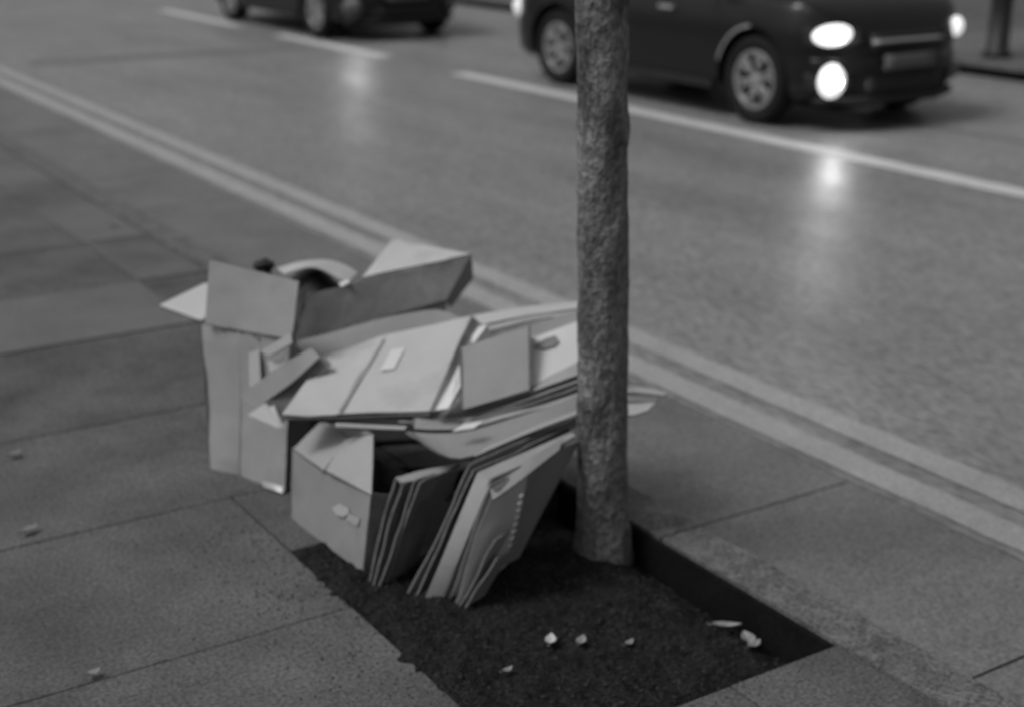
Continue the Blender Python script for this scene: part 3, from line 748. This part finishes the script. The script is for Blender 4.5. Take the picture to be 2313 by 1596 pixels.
    # wheels
    for ax in (0, -WB):
        for sy in (1, -1):
            wh = empty('wheel', (0,0,0)); wh.parent = root
            def lathe(prof, m, name, seg=40):
                bm = bmesh.new(); rr = []
                for y_, r in prof: rr.append([bm.verts.new((ax+r*math.cos(2*math.pi*s/seg), sy*y_, .31+r*math.sin(2*math.pi*s/seg))) for s in range(seg)])
                for a, b in zip(rr, rr[1:]):
                    for s in range(seg): bm.faces.new((a[s], a[(s+1)%seg], b[(s+1)%seg], b[s]))
                bmesh.ops.recalc_face_normals(bm, faces=bm.faces)
                me = bpy.data.meshes.new(name); bm.to_mesh(me); bm.free(); me.materials.append(m)
                for p in me.polygons: p.use_smooth = True
                o = bpy.data.objects.new(name, me); C.objects.link(o); o.parent = wh; return o
            lathe([(.60, .20), (.61, .29), (.64, .308), (.69, .312), (.75, .308), (.775, .29), (.77, .24), (.755, .205), (.73, .20), (.60, .20)], M['tyre'], 'tyre')
            lathe([(.60, .20), (.64, .19), (.64, .05), (.68, .0)], M['under'], 'brake_disc')
            bm = bmesh.new()
            # rim ring, hub and seven forked spokes
            seg = 40
            rr = [[bm.verts.new((ax+r*math.cos(2*math.pi*s/seg), sy*y_, .31+r*math.sin(2*math.pi*s/seg))) for s in range(seg)] for y_, r in ((.69, .178), (.758, .182), (.76, .207), (.745, .21))]
            for a, b in zip(rr, rr[1:]):
                for s in range(seg): bm.faces.new((a[s], a[(s+1)%seg], b[(s+1)%seg], b[s]))
            for k in range(6):
                an = k*math.pi/3+.3
                for da in (-.13, .13):
                    p0 = Vector((ax+.03*math.cos(an), sy*.725, .31+.03*math.sin(an))); p1 = Vector((ax+.185*math.cos(an+da*1.3), sy*.748, .31+.185*math.sin(an+da*1.3)))
                    tube(bm, [p0, p0.lerp(p1,.5), p1], [.020, .015, .017], 6)
            bmesh.ops.create_uvsphere(bm, u_segments=16, v_segments=8, radius=1, matrix=Matrix.Translation((ax, sy*.735, .31)) @ Matrix.Diagonal((.05, .02, .05, 1)))
            me = bpy.data.meshes.new('rim'); bmesh.ops.recalc_face_normals(bm, faces=bm.faces); bm.to_mesh(me); bm.free(); me.materials.append(M['rim'])
            for p in me.polygons: p.use_smooth = True
            o = bpy.data.objects.new('rim', me); C.objects.link(o); o.parent = wh
    return root
def copy_tree(o, parent=None):
    c = o.copy(); C.objects.link(c); c.parent = parent
    for ch in list(o.children): copy_tree(ch, c)
    return c
# car faces -Y; its near (right-hand) side lies at x = 6.9
c1 = car('black car right of the trunk with its headlamp and round fog lamp glaring')
c2 = copy_tree(c1)
c2['label'] = 'dark car following behind at the top edge of the frame, only its underside visible'
c1.location = (6.88+.79, 7.62, ZR); c1.rotation_euler = (0, 0, -math.pi/2)
c2.location = (6.74+.79, 14.55, ZR); c2.rotation_euler = (0, 0, -math.pi/2)

# the following car runs with its fog lamp off
for ch in c2.children:
    if ch.name.startswith('fog_lamp'):
        for q in [ch]+list(ch.children):
            q.material_slots[0].link = 'OBJECT'; q.material_slots[0].material = M['plate']
# ================================================================= SMALL THINGS
# post on the far pavement
pl = Vector((10.95, 8.80, 0))
po = tag(empty('bollard', pl), 'dark thick bollard on the far pavement at the right edge', 'bollard')
bm = bmesh.new(); tube(bm, [pl+Vector((0,0,z)) for z in (0, .05, .06, .8, .82, .90, .97, 1.0)], [.13, .13, .10, .095, .115, .115, .09, .03], 20); link('shaft', bm, M['post'], po, True)
bm = bmesh.new(); tube(bm, [pl+Vector((0,0,z)) for z in (.66, .665, .735, .74)], [.098, .104, .104, .098], 20); link('band', bm, M['chrome'], po, True)

def leaf(px, py, z, L_, W_, ang, m, label):
    p = G(px, py, z)
    if z < 0: p = G(px, py, soilz(p.x, p.y)); p = G(px, py, soilz(p.x, p.y)+.004)
    bm = bmesh.new(); n_ = 8; top_, rows_ = [], []
    for k in range(n_+1):
        f = k/n_; wd = W_*math.sin(math.pi*min(1, f*1.02))**.7*(1-.25*f) if 0 < k < n_ else .0008
        x = (f-.5)*L_; cz = .006+.012*(f-.5)**2*8*.3
        rows_.append([Vector((x, -wd, cz+wd*.55)), Vector((x, 0, cz)), Vector((x, wd, cz+wd*.45))])
    rot = Matrix.Rotation(ang, 4, 'Z')
    vr = [[bm.verts.new(p + rot @ v) for v in r] for r in rows_]; vb = [[bm.verts.new(p + rot @ (v-Vector((0,0,.0009)))) for v in r] for r in rows_]
    for k in range(n_):
        for q in (0, 1): bm.faces.new((vr[k][q], vr[k+1][q], vr[k+1][q+1], vr[k][q+1])); bm.faces.new((vb[k][q], vb[k][q+1], vb[k+1][q+1], vb[k+1][q]))
    tube(bm, [p + rot @ Vector((-L_*.5, 0, .008)), p + rot @ Vector((-L_*.66, .004, .012))], [.0012, .0009], 4)
    return tag(link('leaf', bm, m, smooth=False), label, 'leaf', 'scattered fallen leaves')
zp = -.058
leaf(1243, 1452, zp, .045, .014, .9, M['leaf_pale'], 'brightest fallen leaf, on the soil at the bottom of the pit')
leaf(1312, 1454, zp, .042, .013, .7, M['leaf'], 'duller fallen leaf just right of the brightest one on the soil')
leaf(1420, 1458, zp, .03, .009, .3, M['leaf'], 'very small faint leaf midway along the bottom of the soil')
leaf(1688, 1448, zp, .055, .018, 1.2, M['leaf'], 'curled leaf near the right corner of the tree pit')
leaf(1702, 1462, zp, .045, .014, .2, M['leaf'], 'leaf touching the curled one near the right corner of the pit')
leaf(1145, 1520, zp, .03, .009, .2, M['leaf'], 'faint small leaf on soil near the bottom edge of the frame')
leaf(1640, 1418, zp, .07, .014, -.6, M['leaf'], 'long dull leaf above the curled one in the right part of the pit')
leaf(32, 1030, .004, .055, .013, .35, M['leaf'], 'upper of the two leaves at the left edge of the pavement')
leaf(64, 1202, .004, .055, .014, .35, M['leaf'], 'lower of the two leaves at the left edge of the pavement')
leaf(210, 1527, .004, .035, .012, .3, M['leaf'], 'single leaf on the pavement in the bottom left corner')
leaf(255, 510, .004, .055, .014, .8, M['leaf'], 'leaf on the pavement well left of and above the tall box')
